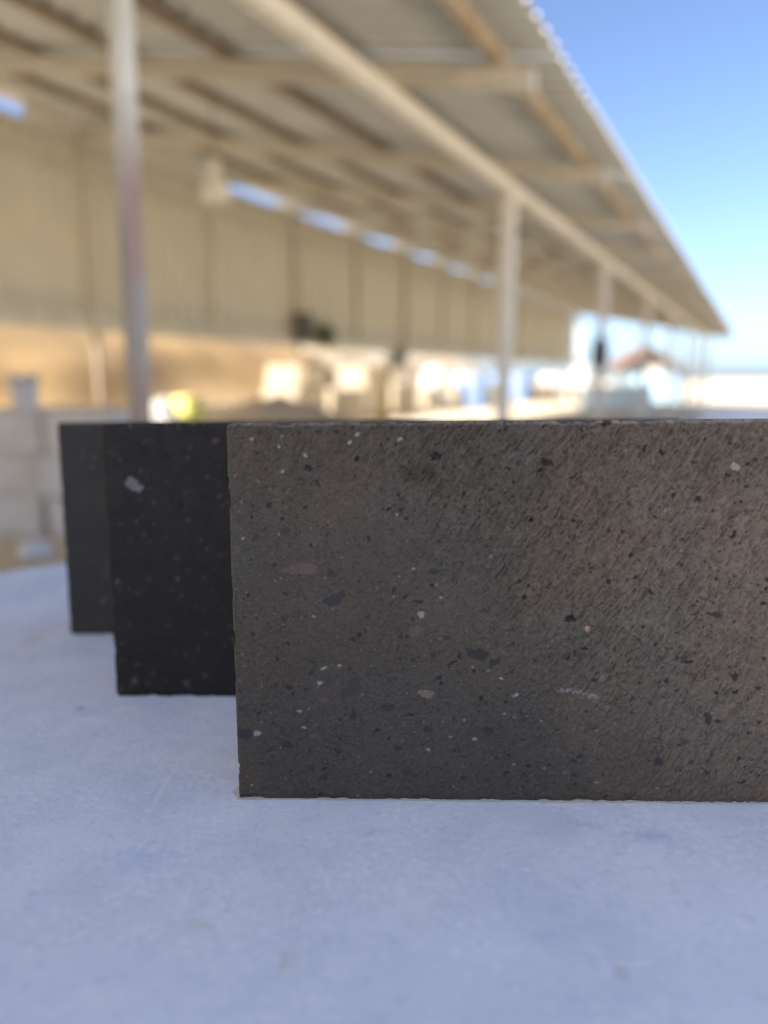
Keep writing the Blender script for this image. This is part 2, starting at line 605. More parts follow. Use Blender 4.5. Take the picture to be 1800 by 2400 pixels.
M['table'] = table_material()
table = thing('worktable', 'pale grey worktable carrying the three dark stone blocks', 'table')
ev = Vector((0.669, 0.743, 0))                 # along the far left edge
nv = Vector((0.743, -0.669, 0))
org = Vector((-0.517, 0.9557, 0))
corners = [org - ev * 1.25, org - ev * 1.25 + nv * 1.9, org + ev * 0.62 + nv * 1.9, org + ev * 0.62]
bm = bmesh.new()
lo = [bm.verts.new((p.x, p.y, -0.04)) for p in corners]
hi = [bm.verts.new((p.x, p.y, 0)) for p in corners]
bm.faces.new(hi)
bm.faces.new(lo[::-1])
for i in range(4):
    j = (i + 1) % 4
    bm.faces.new((lo[i], lo[j], hi[j], hi[i]))
bmesh.ops.recalc_face_normals(bm, faces=bm.faces[:])
bmesh.ops.bevel(bm, geom=bm.edges[:], offset=0.003, segments=2, affect='EDGES')
top_me = bpy.data.meshes.new('tabletop')
bm.to_mesh(top_me)
bm.free()
tt = add('tabletop', top_me, table, M['table'])
tt.matrix_world = table_frame(0, 0, -0.2)
mid = sum(corners, Vector()) / 4
for p in corners:
    q = p + (mid - p) * 0.15
    w = table_frame(q.x, q.y, -0.241).translation
    lg = add('leg', box_mesh('leg', -0.03, 0.03, -0.03, 0.03, 0, w.z + 0.004), table, M['girt'])
    lg.location = (w.x, w.y, 0)


def stone_material(name, rough, gloss_noise=0.12):
    m = bpy.data.materials.new(name)
    m.use_nodes = True
    nt = m.node_tree
    L = nt.links.new
    b = nt.nodes['Principled BSDF']
    b.inputs['Specular IOR Level'].default_value = 0.22
    at = nt.nodes.new('ShaderNodeAttribute')
    at.attribute_name = 'stone'
    tc = nt.nodes.new('ShaderNodeTexCoord')
    nz = nt.nodes.new('ShaderNodeTexNoise')
    nz.inputs['Scale'].default_value = 1500
    nz.inputs['Detail'].default_value = 3
    L(tc.outputs['Object'], nz.inputs['Vector'])
    mr = nt.nodes.new('ShaderNodeMapRange')
    mr.inputs[1].default_value, mr.inputs[2].default_value = 0.3, 0.7
    mr.inputs[3].default_value, mr.inputs[4].default_value = 0.72, 1.28
    L(nz.outputs['Fac'], mr.inputs[0])
    vm = nt.nodes.new('ShaderNodeVectorMath')
    vm.operation = 'SCALE'
    L(at.outputs['Color'], vm.inputs[0])
    L(mr.outputs[0], vm.inputs['Scale'])
    L(vm.outputs[0], b.inputs['Base Color'])
    n2 = nt.nodes.new('ShaderNodeTexNoise')
    n2.inputs['Scale'].default_value = 90
    n2.inputs['Detail'].default_value = 4
    L(tc.outputs['Object'], n2.inputs['Vector'])
    r2 = nt.nodes.new('ShaderNodeMapRange')
    r2.inputs[1].default_value, r2.inputs[2].default_value = 0.3, 0.7
    r2.inputs[3].default_value, r2.inputs[4].default_value = rough - gloss_noise, rough + gloss_noise
    L(n2.outputs['Fac'], r2.inputs[0])
    L(r2.outputs[0], b.inputs['Roughness'])
    bp = nt.nodes.new('ShaderNodeBump')
    bp.inputs['Strength'].default_value = 0.35
    bp.inputs['Distance'].default_value = 0.0006
    L(nz.outputs['Fac'], bp.inputs['Height'])
    L(bp.outputs[0], b.inputs['Normal'])
    return m


# stones and pores on the front block, as (u mm, v mm, half-width mm, half-height mm, turn deg)
DARK, BLACK, RED, TAN, WHITE, PALE = (0.033, 0.030, 0.027), (0.024, 0.022, 0.020), (0.098, 0.066, 0.053), (0.16, 0.118, 0.086), (0.23, 0.21, 0.19), (0.19, 0.17, 0.15)
ZL = 2.328 * 4.43          # zoomed pixels per millimetre in my notes of the left half
marks = []


def left(x, y, rx, ry, rot, col, depth=0.0):
    sx, sy = 500 + x / 2.328, 950 + y / 2.329
    xe = 530 + (sy - 990) * 0.034
    marks.append(((sx - xe) / 4.45, (1874 - sy) / 4.43, rx / ZL, ry / ZL, rot, col, depth))


def right(x, y, rx, ry, rot, col, depth=0.0):
    left((1100 + x / 2.329 - 500) * 2.328, y, rx, ry, rot, col, depth)


for a in ((645, 1030, 52, 36, 15), (685, 992, 18, 12, 30), (632, 890, 22, 26, 0), (1415, 1325, 58, 34, -25), (1500, 1372, 24, 24, 0), (945, 1622, 33, 26, 0),
          (405, 1836, 26, 22, 40), (172, 1775, 40, 36, 0), (1180, 1330, 14, 20, 0), (1165, 1745, 22, 20, 0), (1075, 1358, 14, 14, 0),
          (535, 1420, 14, 12, 0), (905, 1750, 12, 10, 0), (1060, 1990, 24, 16, 0), (1000, 1850, 20, 14, 0), (610, 2020, 26, 18, 10), (760, 1670, 20, 24, 0), (990, 500, 16, 14, 0), (1170, 880, 26, 18, 0), (1365, 2020, 18, 14, 0)):
    left(*a, DARK)
for a in ((745, 1525, 62, 34, 20), (770, 1475, 26, 26, 0)):
    left(*a, (0.05, 0.040, 0.036))
left(1080, 370, 110, 55, 10, (0.80, 0.79, 0.79, 0))
for a in ((470, 865, 85, 34, 8), (1085, 1200, 40, 28, 10), (600, 1585, 20, 20, 0), (545, 1783, 28, 10, 0), (145, 1478, 12, 12, 0), (125, 760, 20, 16, 0)):
    left(*a, RED)
left(1150, 1545, 38, 26, -10, TAN)
for a in ((1108, 1110, 20, 18, 20), (598, 1404, 19, 9, 30), (680, 1390, 13, 8, 0), (577, 1487, 17, 11, 0), (238, 1772, 22, 15, 30), (470, 1645, 13, 8, 0), (482, 270, 11, 11, 0),
          (357, 170, 6, 6, 0), (205, 185, 9, 11, 0), (365, 352, 11, 9, 0), (965, 580, 8, 8, 0), (160, 702, 11, 6, 20), (1420, 1797, 13, 8, 0), (1170, 1858, 15, 7, -30), (495, 1738, 14, 6, -20), (345, 225, 9, 9, 0), (1288, 1785, 9, 6, 0), (1060, 865, 9, 9, 0), (540, 1122, 10, 6, 0), (210, 2070, 8, 8, 0), (1210, 1020, 9, 9, 0), (1360, 1690, 7, 7, 0), (710, 205, 12, 10, 0), (750, 165, 14, 10, 0), (970, 190, 14, 10, 0)):
    left(*a, WHITE)
for a in ((500, 335, 20, 18, 0), (752, 290, 17, 13, 0), (1155, 278, 34, 20, 20), (985, 555, 15, 10, 0), (820, 710, 10, 17, 0), (1092, 1043, 28, 11, 0), (215, 1222, 11, 11, 0), (782, 1225, 13, 12, 0),
          (402, 1272, 11, 11, 0), (345, 1355, 10, 16, 0), (410, 1517, 22, 12, 0), (1216, 1460, 12, 10, 0), (1230, 1490, 9, 9, 0), (686, 1880, 14, 11, 0), (250, 1660, 11, 9, 0), (592, 2125, 18, 13, 0),
          (1070, 1665, 26, 8, 0), (1283, 1375, 26, 9, 25), (295, 530, 13, 20, -30), (968, 478, 9, 9, 0), (742, 380, 10, 8, 0), (1400, 1420, 11, 11, 0), (890, 1752, 9, 9, 0), (1160, 955, 14, 12, 0), (1020, 1018, 20, 8, 30)):
    left(*a, BLACK, 0.9)
for a in ((500, 1133, 32, 19, 5), (325, 312, 34, 20, -35), (297, 352, 24, 9, 20), (1578, 412, 22, 26, 0), (1112, 503, 22, 12, -30), (1305, 688, 14, 24, -30), (265, 610, 15, 12, 0), (250, 1020, 13, 13, 0),
          (952, 1272, 11, 11, 0), (1388, 1527, 22, 11, 30), (620, 112, 34, 18, 15), (105, 105, 9, 14, 0), (1525, 535, 12, 28, -10), (908, 268, 15, 15, 0), (985, 485, 12, 16, -30), (685, 935, 10, 18, -20), (820, 912, 9, 14, -20), (1022, 1470, 14, 11, 0), (1495, 970, 12, 8, 30), (1120, 200, 10, 9, 0), (1130, 1365, 22, 9, 15), (318, 1950, 12, 10, 0), (180, 1590, 9, 9, 0), (465, 1745, 10, 8, 0), (1290, 1535, 10, 10, 0), (1440, 1900, 12, 14, 0)):
    right(*a, BLACK, 0.9)
right(1280, 340, 24, 20, 30, (0.24, 0.19, 0.15))
right(588, 1185, 16, 14, 0, (0.34, 0.22, 0.15))
right(895, 1142, 27, 9, -15, TAN)
right(680, 1450, 14, 12, 0, TAN)
right(1045, 772, 10, 9, 0, PALE)
right(950, 563, 8, 7, 0, PALE)
right(1330, 1168, 35, 17, 0, (1.25, 1.22, 1.2, 0))
for a in ((1245, 1110, 50, 14, -5), (1255, 1672, 24, 34, 15), (1310, 1690, 17, 14, 0), (1378, 1447, 22, 21, 0), (592, 1890, 20, 12, 0), (1012, 1915, 27, 22, -25), (1190, 1920, 14, 12, 0), (560, 1918, 18, 14, 0), (95, 1750, 30, 26, 0), (205, 1425, 18, 14, 0)):
    right(*a, DARK)
for a in ((1040, 1842, 34, 40, 0), (1250, 1966, 82, 7, 0), (1120, 250, 36, 13, -35), (380, 170, 38, 40, 0), (850, 690, 130, 60, 30), (520, 520, 100, 50, 30), (1230, 640, 120, 60, 30)):
    right(*a, (1.04, 0.96, 0.94, 0))
for a in ((148, 1458, 11, 8, -30), (232, 1550, 15, 10, 30), (240, 1940, 9, 6, 0), (405, 1960, 6, 6, 0), (175, 1655, 8, 6, 0), (22, 1797, 12, 8, 0), (375, 1695, 8, 6, 0), (1350, 2150, 8, 8, 0), (820, 1930, 6, 6, 0), (1020, 2070, 10, 4, -20), (670, 1745, 7, 5, 0), (65, 800, 7, 7, 0)):
    right(*a, WHITE)
chalk = [((1100 + x / 2.329), 950 + y / 2.329, rx / ZL, ry / ZL, rot) for x, y, rx, ry, rot in ((540, 1530, 110, 15, -6), (640, 1556, 45, 11, -5), (815, 1556, 34, 4, 0), (815, 1532, 20, 4, 0), (1025, 1574, 75, 3, 0))]


def stone_block(name, label, length, height, thick, step, base, speck, seed, extra=None, fine=None, rough=0.55, rough_zone=False):
    """A sawn slab on edge: a dense front face with pores, embedded stones and worn edges, carried round to the sides and back."""
    r = np.random.default_rng(seed)
    u = np.arange(0, (fine or length) + 1e-9, step)
    if fine:
        u = np.concatenate([u, np.linspace(fine, length, 40)[1:]])
    v = np.linspace(0, height, int(round(height / step)) + 1)
    U, V = np.meshgrid(u, v)
    umm, vmm = U * 1000, V * 1000
    col = np.ones(U.shape + (3,)) * np.array(base)
    col *= (0.86 + 0.28 * fbm(umm / 26, vmm / 26, 4, seed))[..., None]
    col *= (0.78 + 0.44 * fbm(umm / 1.6, vmm / 1.6, 3, seed + 5))[..., None]
    warm = fbm(umm / 45, vmm / 45, 3, seed + 9) - 0.5
    col *= 1 + warm[..., None] * np.array([0.22, 0.05, -0.10])
    D = 0.10 * (fbm(umm / 9, vmm / 9, 4, seed + 11) - 0.5)
    zone = np.zeros_like(U)
    if rough_zone:
        # the upper right was split rather than sawn: diagonal ridges
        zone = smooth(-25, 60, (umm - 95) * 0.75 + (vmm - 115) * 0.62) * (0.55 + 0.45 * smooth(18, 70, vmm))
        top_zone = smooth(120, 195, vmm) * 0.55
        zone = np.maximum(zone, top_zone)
        a = R(58)
        p = umm * math.cos(a) + vmm * math.sin(a)
        q = -umm * math.sin(a) + vmm * math.cos(a)
        p = p + 5 * fbm(umm / 14, vmm / 14, 2, seed + 20)
        q = q + 2.2 * fbm(umm / 6, vmm / 6, 3, seed + 22)
        ridge = fbm(p / 4.2, q / 0.95, 3, seed + 24, 0.55) - 0.5
        gran = fbm(umm / 1.4, vmm / 1.4, 3, seed + 26) - 0.5
        grooves = np.clip(vnoise(p / 14, q / 2.6, seed + 28) - 0.68, 0, 1)
        D += zone * (3.6 * ridge + 2.2 * gran + 1.1 * grooves)
        D += (1 - zone) * 0.9 * gran
        col *= (1 + (zone * (0.45 + 0.95 * smooth(100, 280, umm)) * (1 - 0.4 * smooth(110, 199, vmm)))[..., None] * np.array([1.14, 1.03, 0.94])) * (1 - 0.25 * np.clip(grooves * zone * 3, 0, 0.6))[..., None]  # warm glow from the right painted into the colour, weaker at top and foot

    def splat(um, vm, rx, ry, rot, c, depth, soft=0.35, alpha=1.0):
        rad = max(rx, ry) * 1.5 + 0.6
        i0, i1 = np.searchsorted(u, [(um - rad) / 1000, (um + rad) / 1000])
        j0, j1 = np.searchsorted(v, [(vm - rad) / 1000, (vm + rad) / 1000])
        if i1 - i0 < 1 or j1 - j0 < 1:
            return
        du, dv = umm[j0:j1, i0:i1] - um, vmm[j0:j1, i0:i1] - vm
        ca, sa = math.cos(R(rot)), math.sin(R(rot))
        x, y = (du * ca + dv * sa) / rx, (-du * sa + dv * ca) / ry
        ang = np.arctan2(y, x)
        ph = r.uniform(0, 6.28, 4)
        lim = 1 + 0.16 * np.sin(2 * ang + ph[0]) + 0.13 * np.sin(3 * ang + ph[1]) + 0.09 * np.sin(5 * ang + ph[2]) + 0.06 * np.sin(8 * ang + ph[3])
        dist = np.hypot(x, y) / lim
        w = soft / min(rx, ry)
        k = smooth(1 + w * 0.6, 1 - w, dist) * alpha
        tex = 0.85 + 0.3 * vnoise(umm[j0:j1, i0:i1] / 0.9, vmm[j0:j1, i0:i1] / 0.9, seed + 31)
        if len(c) == 4:                                # a faint stone: tints what is there
            col[j0:j1, i0:i1] *= 1 + (np.array(c[:3]) - 1) * k[..., None]
        else:
            col[j0:j1, i0:i1] = col[j0:j1, i0:i1] * (1 - k[..., None]) + np.array(c) * tex[..., None] * k[..., None]
        if depth:
            D[j0:j1, i0:i1] += depth * np.clip(1.15 - dist, 0, 1) ** 0.7
        elif len(c) == 3:
            D[j0:j1, i0:i1] *= 1 - 0.7 * k
    lim_u = (fine or length) * 1000
    for _ in range(speck[0]):                        # pale grains
        z = (r.uniform(0.16, 0.42) if rough_zone else r.uniform(0.4, 1.1)) * (1 if r.random() < 0.85 else 1.7)
        b = r.uniform(1.4, 3.2) if rough_zone else r.uniform(1.8, 5.5)
        tint = np.array([1.05, 1.0, 0.93]) if r.random() < 0.7 else np.array([1.3, 0.95, 0.75])
        uu, vv = r.uniform(0, lim_u), r.uniform(0, height * 1000)
        if rough_zone and r.random() < 0.65 * smooth(-25, 60, (uu - 95) * 0.75 + (vv - 115) * 0.62):
            continue
        splat(uu, vv, z * r.uniform(1, 1.6), z, r.uniform(0, 180), np.array(base) * b * tint, 0)
    for _ in range(speck[1]):                        # small pores and dark grains
        z = r.uniform(0.22, 0.62) * (1 if r.random() < 0.9 else 1.8)
        uu, vv = r.uniform(0, lim_u), r.uniform(0, height * 1000)
        splat(uu, vv, z * r.uniform(1, 1.7), z, r.uniform(0, 180), np.array(base) * r.uniform(0.3, 0.62), r.choice([0, 0.35]))
    for _ in range(speck[2]):                        # middle-size embedded stones
        z = r.uniform(0.8, 2.0)
        splat(r.uniform(0, lim_u), r.uniform(0, height * 1000), z * r.uniform(1, 1.6), z, r.uniform(0, 180), np.array(base) * r.uniform(0.5, 0.8) * np.array([1.0, 0.94, 0.92]), 0, alpha=0.7)
    for mk in (extra or []):
        splat(*mk)
    if rough_zone:
        for sx, sy, rx, ry, rot in chalk:
            um, vm = (sx - 547) / 4.45, (1874 - sy) / 4.43
            sel = np.exp(-((((umm - um) * math.cos(R(rot)) + (vmm - vm) * math.sin(R(rot))) / rx) ** 4 + ((-(umm - um) * math.sin(R(rot)) + (vmm - vm) * math.cos(R(rot))) / ry) ** 4))
            k = sel * smooth(0.42, 0.68, fbm(umm / 1.1, vmm / 0.7, 3, 77)) * 0.75
            col[:] = col * (1 - k[..., None]) + 0.26 * k[..., None]
    arris = np.maximum(smooth(height - 0.0022, height - 0.0006, V + 0.0012 * (fbm(umm / 5, vmm * 0 + 2.2, 3, seed + 50) - 0.5)), 0.3 * smooth(0.0012, 0.0003, U))
    col = col * (1 + 1.3 * arris * (0.5 + fbm(umm / 3, vmm / 3, 3, seed + 51)))[..., None]
    # positions with worn edges
    Xp, Yp, Zp = U.copy(), D / 1000, V.copy()
    ch_top = (np.clip(fbm(u * 1000 / 7, 0.3, 4, seed + 40) - 0.54, 0, 1) * 8.0 + 0.25 * fbm(u * 1000 / 1.5, 0.7, 3, seed + 41)) / 1000
    ch_bot = (np.clip(fbm(u * 1000 / 9, 3.3, 4, seed + 42) - 0.54, 0, 1) * 4.0 + 0.12 * fbm(u * 1000 / 1.5, 5.7, 3, seed + 43)) / 1000
    ch_l = (np.clip(fbm(v * 1000 / 8, 6.3, 4, seed + 44) - 0.55, 0, 1) * 3.0 + 0.12 * fbm(v * 1000 / 1.5, 8.7, 3, seed + 45)) / 1000
    wt = smooth(height - 0.004, height, V)
    wb = smooth(0.004, 0, V)
    wl = smooth(0.003, 0, U)
    wr = smooth(length - 0.003, length, U)
    Zp -= wt * ch_top[None, :]
    Zp += wb * ch_bot[None, :]
    Xp += wl * ch_l[:, None]
    Xp -= wr * ch_l[:, None]
    Yp += 0.0014 * smooth(height - 0.0016, height, V) + wt * (0.0006 + ch_top[None, :]) + wb * (0.0006 + ch_bot[None, :]) + wl * (0.0006 + ch_l[:, None])
    ny, nx = U.shape
    vs = np.stack([Xp, Yp, Zp], -1).reshape(-1, 3)
    cs = col.reshape(-1, 3)
    idx = np.arange(ny * nx).reshape(ny, nx)
    faces = [np.stack([idx[:-1, :-1], idx[:-1, 1:], idx[1:, 1:], idx[1:, :-1]], -1).reshape(-1, 4)]
    loop = np.concatenate([idx[0, :-1], idx[:-1, -1], idx[-1, :0:-1], idx[:0:-1, 0]])
    n = len(loop)
    base_uv = np.stack([U.reshape(-1)[loop], V.reshape(-1)[loop]], -1)
    prev = loop
    nverts = len(vs)
    for k, dpt in enumerate((0.006, 0.012, 0.03, 0.06, thick - 0.002, thick)):
        p = np.empty((n, 3))
        keep = max(0.0, 1 - dpt / 0.02)
        p[:, 0] = base_uv[:, 0] + (vs[loop, 0] - base_uv[:, 0]) * keep
        p[:, 2] = base_uv[:, 1] + (vs[loop, 2] - base_uv[:, 1]) * keep
        p[:, 1] = dpt
        if dpt == thick:
            p[:, 0] = np.clip(p[:, 0], 0.0015, length - 0.0015)
            p[:, 2] = np.clip(p[:, 2], 0.0015, height - 0.0015)
        vs = np.concatenate([vs, p])
        cs = np.concatenate([cs, np.array(base) * r.uniform(0.75, 1.25, (n, 1))])
        cur = np.arange(nverts, nverts + n)
        nverts += n
        a, b = prev, np.roll(prev, -1)
        c2, d2 = np.roll(cur, -1), cur
        faces.append(np.stack([b, a, d2, c2], -1))
        prev = cur
    F = np.concatenate(faces).tolist() + [prev.tolist()]
    me = bpy.data.meshes.new(name)
    me.from_pydata(vs.tolist(), [], F)
    at = me.attributes.new('stone', 'FLOAT_COLOR', 'POINT')
    at.data.foreach_set('color', np.concatenate([np.clip(cs, 0.005, 1), np.ones((len(cs), 1))], 1).astype(np.float32).ravel())
    nf = len(faces[0])
    sm = np.zeros(len(me.polygons), bool)
    sm[:nf] = True
    me.polygons.foreach_set('use_smooth', sm)
    me.update()
    o = add(name, me, None, stone_material(name + '_stone', rough))
    return tag(o, label, 'stone block', 'dark stone blocks set upright on the pale table')


YAW1 = R(-1.7)
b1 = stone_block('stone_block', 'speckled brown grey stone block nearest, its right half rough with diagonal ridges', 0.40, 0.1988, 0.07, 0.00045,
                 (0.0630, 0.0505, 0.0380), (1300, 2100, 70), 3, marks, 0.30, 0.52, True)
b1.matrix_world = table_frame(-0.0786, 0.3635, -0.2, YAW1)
# thin beige fringe laid on the table round the front block
def beige_film(name, pts):
    bm = bmesh.new()
    bm.faces.new([bm.verts.new((x, y, 0.0004)) for x, y in pts])
    bm.faces.ensure_lookup_table()
    bm.normal_update()
    if bm.faces[0].normal.z < 0:
        bmesh.ops.reverse_faces(bm, faces=bm.faces[:])
    bmesh.ops.triangulate(bm, faces=bm.faces[:])
    me = bpy.data.meshes.new(name)
    bm.to_mesh(me)
    bm.free()
    o = add(name, me, table, M['beige_film'])
    o.matrix_world = table_frame(-0.0786, 0.3635, -0.2, YAW1)
    return o


M['beige_film'] = mat('beige_coat', (0.68, 0.64, 0.56), 0.95, 0.1, 300)
xs = np.linspace(-0.001, 0.33, 160)
edge_y = -0.0006 - 0.0022 * np.clip(fbm(xs * 60, 0.4, 4, 91) - 0.3, 0, 1)
beige_film('beige_line', [(0.33, 0.004)] + [(-0.001, 0.004)] + list(zip(xs.tolist(), edge_y.tolist())))
an = np.linspace(math.pi * 0.5, math.pi * 1.5, 24)
rad_ = 0.0055 * (0.75 + 0.5 * fbm(an * 2, 0.3, 3, 93))
beige_film('beige_patch', [(0.004, 0.022), (0.004, -0.0005)] + [(0.0005 + 1.0 * r_ * math.cos(a_), 0.009 - 1.5 * r_ * math.sin(a_)) for a_, r_ in zip(an.tolist()[::-1], rad_.tolist())][::-1])

ex2 = [(20, 156, 6.2, 3.6, -30, (0.15, 0.14, 0.14), 0), (24, 153, 3.5, 2.5, 0, (0.15, 0.14, 0.14), 0), (80, 186, 2.2, 2, 0, (0.11, 0.05, 0.03), 0), (30, 178, 4, 3, 0, (0.008, 0.008, 0.008), 0.6), (46, 174, 3, 3.5, 0, (0.008, 0.008, 0.008), 0.6),
       (54, 140, 2.5, 2, 0, (0.008, 0.008, 0.008), 0.5), (14, 12, 2.5, 2.5, 0, (0.06, 0.06, 0.06), 0), (52, 10, 2.5, 2.5, 0, (0.06, 0.06, 0.06), 0), (66, 16, 2, 2, 0, (0.05, 0.05, 0.05), 0)]
b2 = stone_block('stone_block', 'near black stone block in the middle with one pale chip high on its face', 0.40, 0.1992, 0.07, 0.0011,
                 (0.0175, 0.0138, 0.011), (280, 320, 50), 11, ex2, 0.20, 0.55)
b2.matrix_world = table_frame(-0.1975, 0.51, -0.2, R(-1.6))
b3 = stone_block('stone_block', 'plain charcoal stone block rearmost of the three on the table', 0.40, 0.1994, 0.07, 0.0015,
                 (0.043, 0.037, 0.030), (120, 160, 24), 19, None, 0.16, 0.6)
b3.matrix_world = table_frame(-0.2983, 0.6664, -0.2, R(-1.4))

# ------------------------------------------------------------------ things in and around the shed
lamp = thing('pendant_lamp', 'cream bell shaped pendant lamp hanging from the shed roof', 'lamp', st(5.88, -4.86, EYE + 1.70), 0)
lamp.scale = (0.86, 0.86, 0.86)
sh = add('lamp_shade', lathe_mesh('lamp_shade', [(0.165, 0), (0.168, 0.012), (0.165, 0.06), (0.15, 0.14), (0.115, 0.22), (0.075, 0.28), (0.062, 0.33), (0.06, 0.42), (0.045, 0.45), (0.012, 0.455)]), lamp, M['lampshade'])
add('bulb', lathe_mesh('bulb', [(0.001, 0.06), (0.03, 0.065), (0.045, 0.10), (0.04, 0.15), (0.02, 0.2), (0.018, 0.27)]), lamp, M['white'])
add('cord', tube_mesh('cord', (0, 0, 0.45), (0, 0, (roof_z(-4.86) - 0.084 - (EYE + 1.70)) / 0.86), 0.008, 8), lamp, M['cord'])


def block_obj(name, label, cat, loc, size, rz, m, group=None, jit=0.01):
    lx, ly, lz = size
    o = add(name, box_mesh(name, -lx / 2, lx / 2, -ly / 2, ly / 2, 0, lz, min(size) * 0.04, 2, jit), None, m)
    o.location = loc
    o.rotation_euler = (0, 0, rz)
    return tag(o, label, cat, group)


# grey stones stacked at the left, in the shade of the roof
gs = 'grey cut stones stacked at the left'
names = ('bottom left', 'bottom right', 'middle left', 'middle right', 'top left', 'top right')
info = [('grey_stone', 'grey cut stone at the foot of the left stack, by the crumpled bag', 0.0, 0, 0.60), ('grey_stone', 'grey cut stone at the foot of the left stack, end beside the dark blocks', 0.0, 1, 0.58),
        ('grey_stone', 'grey cut stone in the middle course of the left stack, outer end', 0.32, 0, 0.58), ('grey_stone', 'grey cut stone in the middle course of the left stack, beside the dark blocks', 0.32, 1, 0.60),
        ('grey_stone', 'grey cut stone in the top course of the left stack, under the small bucket', 0.64, 0, 0.66), ('grey_stone', 'grey cut stone in the top course of the left stack, beside the dark blocks', 0.64, 1, 0.50)]
for nme, lab, z, c, w in info:
    x = -2.95 + c * 0.64 + random.uniform(-0.02, 0.02)
    block_obj(nme, lab, 'stone', (x, 5.75 + random.uniform(-0.05, 0.05) - 0.04 * c, z + (0.003 if z else 0)), (w, 0.5, 0.316 if z < 0.6 else 0.32), R(random.uniform(-4, 4)), M['greystone'], gs)
block_obj('grey_stone_slab', 'low grey stone slab set behind the left stack', 'stone', (-3.22, 7.2, 0.0), (1.1, 0.5, 0.93), R(-4), M['greystone'])

bk = thing('bucket', 'small white bucket standing on the grey stone stack', 'bucket', (-2.78, 5.68, 0.965), 0)
add('pail', lathe_mesh('pail', [(0.001, 0.0), (0.075, 0.0), (0.08, 0.01), (0.115, 0.26), (0.122, 0.262), (0.122, 0.275), (0.112, 0.275), (0.076, 0.02), (0.001, 0.015)]), bk, M['whitepl'])
hv = []
for i in range(13):
    a = math.pi * i / 12
    hv.append((0.122 * math.cos(a), -0.13 * math.sin(a) * 0.9, 0.25 - 0.03 * math.sin(a)))
hb = bmesh.new()
for p, q in zip(hv[:-1], hv[1:]):
    t_ = tube_mesh('handle', p, q, 0.004, 6)
    hb.from_mesh(t_)
    bpy.data.meshes.remove(t_)
hm = bpy.data.meshes.new('handle')
hb.to_mesh(hm)
hb.free()
add('handle', hm, bk, M['dark'])


def lump(name, label, cat, loc, size, m, seed, group=None, power=0.75, rz=0.0, amp=0.18, freq=2.2):
    """A soft full shape - sack, bag, heap - as a wrinkled superellipsoid resting on its flat underside."""
    nu, nv = 40, 22
    th = np.linspace(0, 2 * np.pi, nu, endpoint=False)
    ph = np.linspace(-np.pi / 2, np.pi / 2, nv)
    TH, PH = np.meshgrid(th, ph)
    sp = lambda w, p: np.sign(w) * np.abs(w) ** p
    x, y, z = sp(np.cos(PH), power) * sp(np.cos(TH), power), sp(np.cos(PH), power) * sp(np.sin(TH), power), sp(np.sin(PH), power)
    nz = fbm(x * freq + 7 + z, y * freq + 3 - z, 4, seed) - 0.5
    k = 1 + amp * 2 * nz
    x, y, z = x * k * size[0] / 2, y * k * size[1] / 2, (z * k * 0.5 + 0.5) * size[2]
    z = np.maximum(z, 0)
    vs = np.stack([x, y, z], -1).reshape(-1, 3)
    fs = []
    for j in range(nv - 1):
        for i in range(nu):
            i2 = (i + 1) % nu
            fs.append((j * nu + i, j * nu + i2, (j + 1) * nu + i2, (j + 1) * nu + i))
    me = bpy.data.meshes.new(name)
    me.from_pydata(vs.tolist(), [], fs)
    for p in me.polygons:
        p.use_smooth = True
    o = add(name, me, None, m)
    o.location = loc
    o.rotation_euler = (0, 0, rz)
    return tag(o, label, cat, group)


lump('plastic_bag', 'crumpled pale plastic bag lying on the ochre ground below the grey stack', 'bag', (-2.36, 4.78, 0.0), (0.2, 0.17, 0.14), M['whitepl'], 5, None, 0.9, 0.4, 0.3, 3.5)

# soil heap on the shed floor
n = 60
yy, xx = np.meshgrid(np.linspace(-1, 1, n), np.linspace(-1, 1, n))
rr = np.hypot(xx * 1.0, yy)
hz = np.clip(1 - rr, 0, 1) ** 0.9 * 1.12 * (0.75 + 0.5 * fbm(xx * 3 + 4, yy * 3 + 8, 4, 33)) * smooth(1.0, 0.85, rr) - 0.04
hp = add('soil_heap', grid_mesh('soil_heap', xx * 2.4, yy * 1.7, hz), None, M['heap'])
if hp.data.polygons[0].normal.z < 0:
    hp.data.flip_normals()
hp.location = st(7.85, -5.6, 0)
hp.rotation_euler = (0, 0, -THETA)
tag(hp, 'brown heap of soil on the shed floor behind the black block', 'soil heap')

dr = thing('drum', 'bright yellow plastic drum beside the pale sack behind the black block', 'drum', st(8.54, -7.8, 0))
add('barrel', lathe_mesh('barrel', [(0.001, 0), (0.29, 0), (0.31, 0.03), (0.315, 0.28), (0.325, 0.29), (0.325, 0.32), (0.315, 0.33), (0.315, 0.58), (0.325, 0.59), (0.325, 0.62), (0.31, 0.64), (0.29, 0.8), (0.26, 0.84), (0.001, 0.84)]), dr, M['yellow'])
add('lid', lathe_mesh('lid', [(0.262, 0.843), (0.265, 0.88), (0.22, 0.92), (0.12, 0.95), (0.001, 0.96)]), dr, M['yellow'])
lump('sack', 'pale full sack standing beside the yellow drum', 'sack', st(7.95, -7.75, 0), (0.55, 0.45, 0.92), M['white'], 8, None, 0.8)

# low wall of cream stones between the shed and the bank, one course of single stones
ROW = ['cream cut stone in the row before the bank, %s' % w for w in (
    'first at the left', 'second from the left', 'beside the small white bucket', 'just right of the small white bucket', 'left of the white round post', 'behind the white round post', 'behind the pale sack', 'last one, behind the yellow drum')]
k = 0
for s in np.arange(5.0, 12.5, 1.02):
    hgt = 0.62 + 0.16 * random.random()
    block_obj('cream_stone', ROW[k], 'stone', st(s, -9.7 + random.uniform(-0.08, 0.08), 0), (0.6, 0.98, hgt), -THETA + R(random.uniform(-3, 3)), M['creamstone'], 'cream stones in the low row before the bank')
    k += 1

